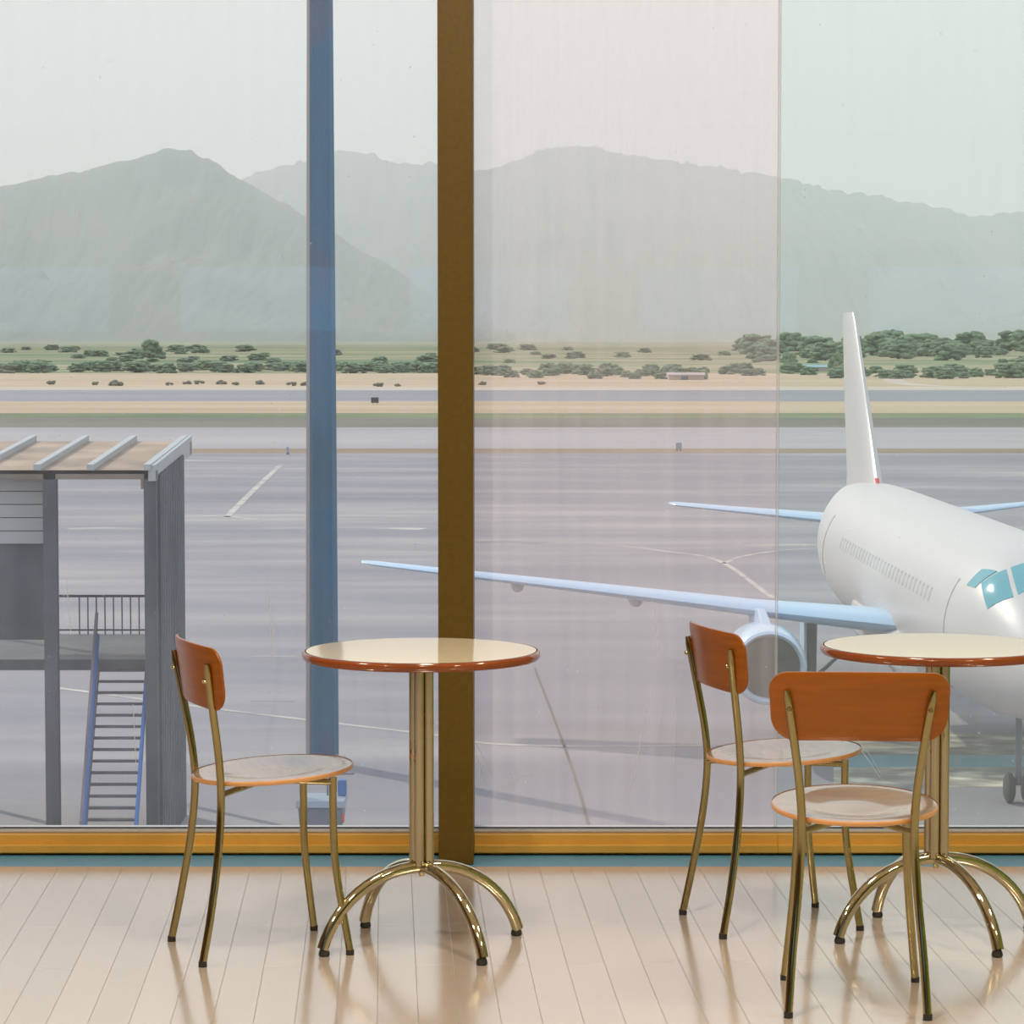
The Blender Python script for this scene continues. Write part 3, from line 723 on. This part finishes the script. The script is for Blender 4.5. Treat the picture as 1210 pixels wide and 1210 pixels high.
for xx, mm in ((xs0 - .04, M['rail_red']), ):
    a0 = Vector((xx, 58, zl + .95)); a1 = Vector((xx + dl, 58 - 3.0, APR + .98))
    L(MB().tube([a0 + Vector((0, .0, -.95)), a0, a1, a1 + Vector((0, 0, -.96))], .035, 8), 'handrail', mm)
    L(MB().tube([a0 + Vector((0, 0, -.45)), a1 + Vector((0, 0, -.45))], .06, 8), 'mid_rail', M['blue'])

# ------------------------------------------------------------------ the aircraft
AX, AY = 11.24, 76.0
plane = empty('airliner', (AX, AY, APR), math.radians(0.7)); tag(plane, 'white airliner parked on the apron at the right, nose towards the lounge', 'aeroplane')
Y0 = 57.2 - AY                                    # nose, local
FS = [(0, .02, .02, 3.35), (.15, .30, .30, 3.37), (.5, .62, .60, 3.42), (1.0, .92, .90, 3.52), (1.7, 1.20, 1.22, 3.68), (2.4, 1.42, 1.47, 3.82), (3.2, 1.66, 1.73, 3.97), (4.2, 1.83, 1.90, 4.02), (5.5, 1.93, 1.99, 4.02), (7, 1.97, 2.02, 4.02),
      (25.8, 1.97, 2.02, 4.02), (27.3, 1.93, 1.95, 4.08), (28.8, 1.82, 1.84, 4.17), (30.3, 1.60, 1.63, 4.33), (31.8, 1.28, 1.33, 4.55), (33.3, .92, .98, 4.78), (34.8, .55, .62, 5.0), (36.0, .25, .32, 5.12), (36.3, .05, .08, 5.15)]
def fus(s):
    for i in range(len(FS) - 1):
        if s <= FS[i + 1][0]:
            a, b = FS[i], FS[i + 1]; t = (s - a[0]) / (b[0] - a[0])
            p = FS[max(i - 1, 0)]; q = FS[min(i + 2, len(FS) - 1)]
            out = []
            for k in (1, 2, 3):
                ma = (b[k] - p[k]) / (b[0] - p[0]) * (b[0] - a[0]) if i > 0 else (b[k] - a[k]); mb_ = (q[k] - a[k]) / (q[0] - a[0]) * (b[0] - a[0])
                h00 = 2 * t ** 3 - 3 * t * t + 1; h10 = t ** 3 - 2 * t * t + t; h01 = 1 - h00; h11 = t ** 3 - t * t
                out.append(h00 * a[k] + h10 * ma + h01 * b[k] + h11 * mb_)
            return out
    return FS[-1][1:]
def fpt(s, ang, off=0):                           # ang measured from the top, + to image left (-X)
    rx, rz, cz = fus(s); return Vector((-(rx + off) * math.sin(ang), Y0 + s, cz + (rz + off) * math.cos(ang)))
SS = [0, 0.05, 0.15, 0.3, 0.5, 0.75, 1, 1.35, 1.7, 2.05, 2.4, 2.8, 3.2, 3.7, 4.2, 4.8, 5.5, 6.2, 7, 9, 14.3, 17.3, 20.3, 23.3, 25.8, 26.5, 27.3, 28, 28.8, 29.5, 30.3, 31, 31.8, 32.5, 33.3, 34, 34.8, 35.4, 36, 36.2, 36.3]
NSG = 56; vs = []; fs = []
for s in SS:
    for k in range(NSG): vs.append(fpt(s, 2 * PI * k / NSG))
for i in range(len(SS) - 1):
    for k in range(NSG):
        j = (k + 1) % NSG; fs.append((i * NSG + k, i * NSG + j, (i + 1) * NSG + j, (i + 1) * NSG + k))
fs.append(tuple(range(NSG))); fs.append(tuple((len(SS) - 1) * NSG + k for k in range(NSG)))
fo = MB().add(vs, fs).build('fuselage', M['white_paint'], plane, True, angle=60)
def patch(quad, name, m, parent, off=0.012, n=4):
    """small curved panel on the skin; quad = four (s, angle) corners"""
    vs = []; fs = []
    for lay in (off, -0.02):
        for i in range(n + 1):
            for j in range(n + 1):
                u, v = i / n, j / n
                s = (quad[0][0] * (1 - u) + quad[1][0] * u) * (1 - v) + (quad[3][0] * (1 - u) + quad[2][0] * u) * v
                a = (quad[0][1] * (1 - u) + quad[1][1] * u) * (1 - v) + (quad[3][1] * (1 - u) + quad[2][1] * u) * v
                vs.append(fpt(s, a, lay))
    N = n + 1
    for i in range(n):
        for j in range(n):
            a = i * N + j; fs.append((a, a + 1, a + N + 1, a + N)); b = a + N * N; fs.append((b, b + N, b + N + 1, b + 1))
    edge = [i for i in range(N)] + [i * N + n for i in range(1, N)] + [n * N + j for j in range(n - 1, -1, -1)] + [i * N for i in range(n - 1, 0, -1)]
    for e, f_ in zip(edge, edge[1:] + edge[:1]): fs.append((e, e + N * N, f_ + N * N, f_))
    return MB().add(vs, fs).build(name, m, parent, True, angle=30)
for sg in (1, -1):
    patch([(2.35, sg * .06), (3.15, sg * .05), (3.25, sg * .46), (2.35, sg * .56)], 'cockpit_window', M['teal_glass'], fo)
    patch([(2.38, sg * .64), (3.28, sg * .52), (3.55, sg * .86), (2.75, sg * 1.04)], 'cockpit_window', M['teal_glass'], fo)
    patch([(3.45, sg * .62), (4.10, sg * .72), (4.20, sg * .98), (3.68, sg * .95)], 'cockpit_window', M['teal_glass'], fo)
cw0 = None
for k in range(29):
    s = 6.9 + k * 0.56
    patch([(s, 1.18), (s + .25, 1.18), (s + .25, 1.34), (s, 1.34)], 'cabin_window', M['cabin_glass'], fo, 0.008, 1)
patch([(4.9, .95), (5.75, .95), (5.75, 1.9), (4.9, 1.9)], 'cabin_door', M['white_paint'], fo, 0.02, 6)
patch([(26.2, .95), (26.95, .95), (26.95, 1.85), (26.2, 1.85)], 'cabin_door', M['white_paint'], fo, 0.02, 6)
# lifting surfaces
def airfoil(n=10):
    up = []
    for k in range(n + 1):
        x = 0.5 * (1 - math.cos(PI * k / n))
        up.append((x, 5 * (.2969 * math.sqrt(x) - .1260 * x - .3516 * x * x + .2843 * x ** 3 - .1036 * x ** 4)))
    return up
def surface(sections, name, m, parent, vertical=False, smooth=True):
    """sections: (span coordinate, y of leading edge, height, chord, thickness, twist)"""
    up = airfoil(); vs = []; fs = []
    loop = [(x, t) for x, t in up] + [(x, -t * .8) for x, t in reversed(up[1:-1])]
    n = len(loop)
    for (sp, yl, hz, c, th, tw) in sections:
        for x, t in loop:
            yy = yl + x * c; dz = t * th * c - (x - .3) * c * math.sin(tw)
            vs.append((dz, yy, sp) if vertical else (sp, yy, hz + dz))
    for i in range(len(sections) - 1):
        for k in range(n):
            j = (k + 1) % n; fs.append((i * n + k, i * n + j, (i + 1) * n + j, (i + 1) * n + k))
    fs.append(tuple(range(n))); fs.append(tuple((len(sections) - 1) * n + k for k in range(n)))
    return MB().add(vs, fs).build(name, m, parent, smooth, angle=50)
def yl(D): return D - AY
for sg in (-1, 1):
    W = [(1.0, 68.9, 3.22, 6.2, .12, .05), (1.9, 69.5, 3.28, 5.8, .12, .05), (5.0, 71.2, 3.50, 4.1, .115, .04), (9.0, 73.4, 3.83, 2.9, .11, .03), (13.0, 75.7, 4.12, 1.95, .10, .02), (15.0, 76.9, 4.27, 1.45, .10, .02), (15.35, 77.4, 4.30, .8, .06, .01)]
    wing = surface([(sg * a, yl(b), c, d, e, f) for a, b, c, d, e, f in W], 'wing', M['wing'], plane)
    for sp, D, hz, ln, r in ((11.1, 75.3, 3.78, 1.5, .17), (8.0, 73.9, 3.55, 1.8, .20)):
        y = yl(D); MB().lathe([(0, 0), (r * .6, .12), (r, .5), (r, ln * .6), (r * .4, ln), (0, ln + .1)], 16, 'y', sg * sp, y, hz).build('flap_fairing', M['white_paint'], wing, True)
    surface([(sg * a, yl(b), c, d, e, 0) for a, b, c, d, e in ((.6, 87.2, 4.72, 3.6, .10), (1.6, 88.0, 4.78, 3.2, .10), (4.0, 89.9, 4.92, 2.3, .09), (5.75, 91.2, 5.03, 1.6, .09), (5.95, 91.6, 5.04, .9, .06))], 'tailplane', M['wing'] if sg else M['wing'], plane)
    # engine
    ex, ey, ez = sg * 5.05, yl(68.6), 2.42
    pr = [(.80, .55), (.80, .18), (.84, .06), (.90, 0), (.97, .05), (1.02, .25), (1.06, .9), (1.05, 1.6), (.95, 2.6), (.80, 3.3), (.74, 3.3), (.74, 2.8), (.80, .55)]
    nac = MB().lathe([(r * .92, h_) for r, h_ in pr], 48, 'y', ex, ey, ez).build('engine', M['lip'], plane, True)
    MB().lathe([(.735, .12), (.728, .5), (.728, 1.0), (0, 1.0), (0, .97), (.715, .97), (.715, .5), (.72, .13)], 40, 'y', ex, ey, ez).build('inlet_duct', M['duct'], nac, True)
    fan = MB()
    for k in range(24):
        a = 2 * PI * k / 24; c_, s_ = math.cos(a), math.sin(a)
        def P(r, t, yy): return (ex + r * c_ - t * s_, ey + yy, ez + r * s_ + t * c_)
        fan.hexa([P(.2, -.02, .60), P(.2, .03, .72), P(.7, .09, .68), P(.7, -.09, .60), P(.2, -.02, .62), P(.2, .03, .74), P(.7, .09, .70), P(.7, -.09, .62)])
    fan.build('fan', M['fan'], nac)
    MB().lathe([(0, .30), (.09, .38), (.17, .52), (.20, .66), (.20, .9), (0, .9)], 24, 'y', ex, ey, ez).build('spinner', M['duct'], nac, True)
    MB().lathe([(.60, 3.1), (.55, 3.4), (.36, 4.2), (.30, 4.2), (.28, 3.4), (0, 3.3), (0, 3.1)], 32, 'y', ex, ey, ez).build('exhaust', M['dark_metal'], nac, True)
    # pylon
    MB().hexa([(ex - .14, ey + .55, ez + .90), (ex + .14, ey + .55, ez + .90), (ex + .16, ey + 3.6, ez + .62), (ex - .16, ey + 3.6, ez + .62),
               (ex - .10, ey + 2.1, ez + 1.25), (ex + .10, ey + 2.1, ez + 1.25), (ex + .12, ey + 4.6, ez + 1.0), (ex - .12, ey + 4.6, ez + 1.0)]).build('pylon', M['wing'], plane, bevel=0.04)
    # main gear
    gx, gy = sg * 3.25, yl(75.2)
    g = MB().tube([(gx, gy, .5), (gx, gy, 1.6), (gx, gy, 3.2)], [.10, .13, .15], 14).build('main_gear', M['dark_metal'], plane, True)
    MB().tube([(gx, gy, 1.3), (gx - sg * 1.2, gy - .1, 2.45)], .06, 10).build('side_brace', M['dark_metal'], g, True)
    MB().tube([(gx - .5, gy, .52), (gx + .5, gy, .52)], .07, 10).build('axle', M['dark_metal'], g, True)
    for q in (-.36, .36): MB().lathe([(0, -.14), (.28, -.16), (.45, -.17), (.52, -.10), (.52, .10), (.45, .17), (.28, .16), (0, .14)], 28, 'x', gx + q, gy, .52).build('wheel', M['tyre'], g, True)
    MB().box(gx + sg * .2, gx + sg * .26, gy - .5, gy + .5, 1.5, 2.9).build('gear_door', M['wing'], g)
fin = surface([(5.55, yl(84.6), 0, 8.6, .06, 0), (6.0, yl(85.9), 0, 7.2, .085, 0), (8.5, yl(88.7), 0, 5.2, .085, 0), (10.9, yl(91.3), 0, 3.15, .085, 0), (11.25, yl(91.9), 0, 2.4, .05, 0)], 'tail_fin', M['white_paint'], plane, True)
MB().hexa([(-.03, yl(85.7), 5.98), (.03, yl(85.7), 5.98), (.07, yl(86.1), 5.98), (-.07, yl(86.1), 5.98), (-.03, yl(85.9), 6.16), (.03, yl(85.9), 6.16), (.07, yl(86.25), 6.16), (-.07, yl(86.25), 6.16)]).build('fin_root_mark', M['red'], fin)
g = MB().tube([(0, yl(63.2), .4), (0, yl(63.2), 2.3)], .08, 12).build('nose_gear', M['dark_metal'], plane, True)
for q in (-.2, .2): MB().lathe([(0, -.09), (.25, -.10), (.34, -.05), (.34, .05), (.25, .10), (0, .09)], 24, 'x', q, yl(63.2), .34).build('wheel', M['tyre'], g, True)
# wing-body fairing
MB().hexa([(-1.9, yl(68.0), 1.95), (1.9, yl(68.0), 1.95), (1.7, yl(78.5), 1.95), (-1.7, yl(78.5), 1.95), (-2.25, yl(68.8), 3.3), (2.25, yl(68.8), 3.3), (2.05, yl(77.8), 3.4), (-2.05, yl(77.8), 3.4)]).build('belly_fairing', M['white_paint'], plane, bevel=0.5)

# ------------------------------------------------------------------ haze between us and the mountains
def haze_mat(d):
    m, nt, out = new_mat('valley_haze'); v = nt.nodes.new('ShaderNodeVolumeScatter')
    v.inputs['Color'].default_value = (0.93, 0.975, 1.0, 1); v.inputs['Density'].default_value = d; v.inputs['Anisotropy'].default_value = 0.0
    nt.links.new(v.outputs[0], out.inputs['Volume']); return m
hz = MB().box(-4400, 4400, 2050, 8800, APR + 0.05, 900).build('valley_haze', haze_mat(0.00028))
tag(hz, 'pale haze hanging over the valley before the mountains', 'haze', kind='stuff')

# ------------------------------------------------------------------ light
w_ = bpy.data.worlds.new('sky'); bpy.context.scene.world = w_; w_.use_nodes = True
nt = w_.node_tree; nt.nodes.clear()
o_ = nt.nodes.new('ShaderNodeOutputWorld'); bg = nt.nodes.new('ShaderNodeBackground')
tc = nt.nodes.new('ShaderNodeTexCoord'); sp = nt.nodes.new('ShaderNodeSeparateXYZ'); rp = nt.nodes.new('ShaderNodeValToRGB')
nt.links.new(tc.outputs['Generated'], sp.inputs[0]); nt.links.new(sp.outputs['Z'], rp.inputs[0]); nt.links.new(rp.outputs[0], bg.inputs[0])
els = rp.color_ramp.elements
els[0].position = 0.0; els[0].color = (0.86, 0.835, 0.82, 1); els[1].position = 1.0; els[1].color = (0.62, 0.74, 0.95, 1)
e = els.new(0.11); e.color = (0.80, 0.79, 0.785, 1)
e = els.new(0.35); e.color = (0.78, 0.82, 0.88, 1)
bg.inputs[1].default_value = 1.18
nt.links.new(bg.outputs[0], o_.inputs[0])
su = bpy.data.lights.new('sun', 'SUN'); su.energy = 2.6; su.color = (1.0, 0.90, 0.78); su.angle = math.radians(1.2)
so = bpy.data.objects.new('sun', su); C.objects.link(so)
sd = Vector((-0.55, 0.62, 0.56)).normalized()      # towards the sun
so.rotation_euler = sd.to_track_quat('Z', 'Y').to_euler()

# ------------------------------------------------------------------ camera
cam = bpy.data.cameras.new('camera'); co = bpy.data.objects.new('camera', cam); C.objects.link(co)
co.location = (0, 0, EYE); co.rotation_euler = (PI / 2 - TH, 0, 0)
cam.sensor_width = 36; cam.sensor_fit = 'HORIZONTAL'; cam.lens = F / 1210 * 36
cam.clip_end = 20000; cam.clip_start = 0.1
s = bpy.context.scene; s.camera = co
s.cycles.volume_bounces = 4; s.cycles.max_bounces = 12
s.view_settings.view_transform = 'Standard'; s.view_settings.look = 'None'; s.view_settings.gamma = 1; s.view_settings.exposure = 0
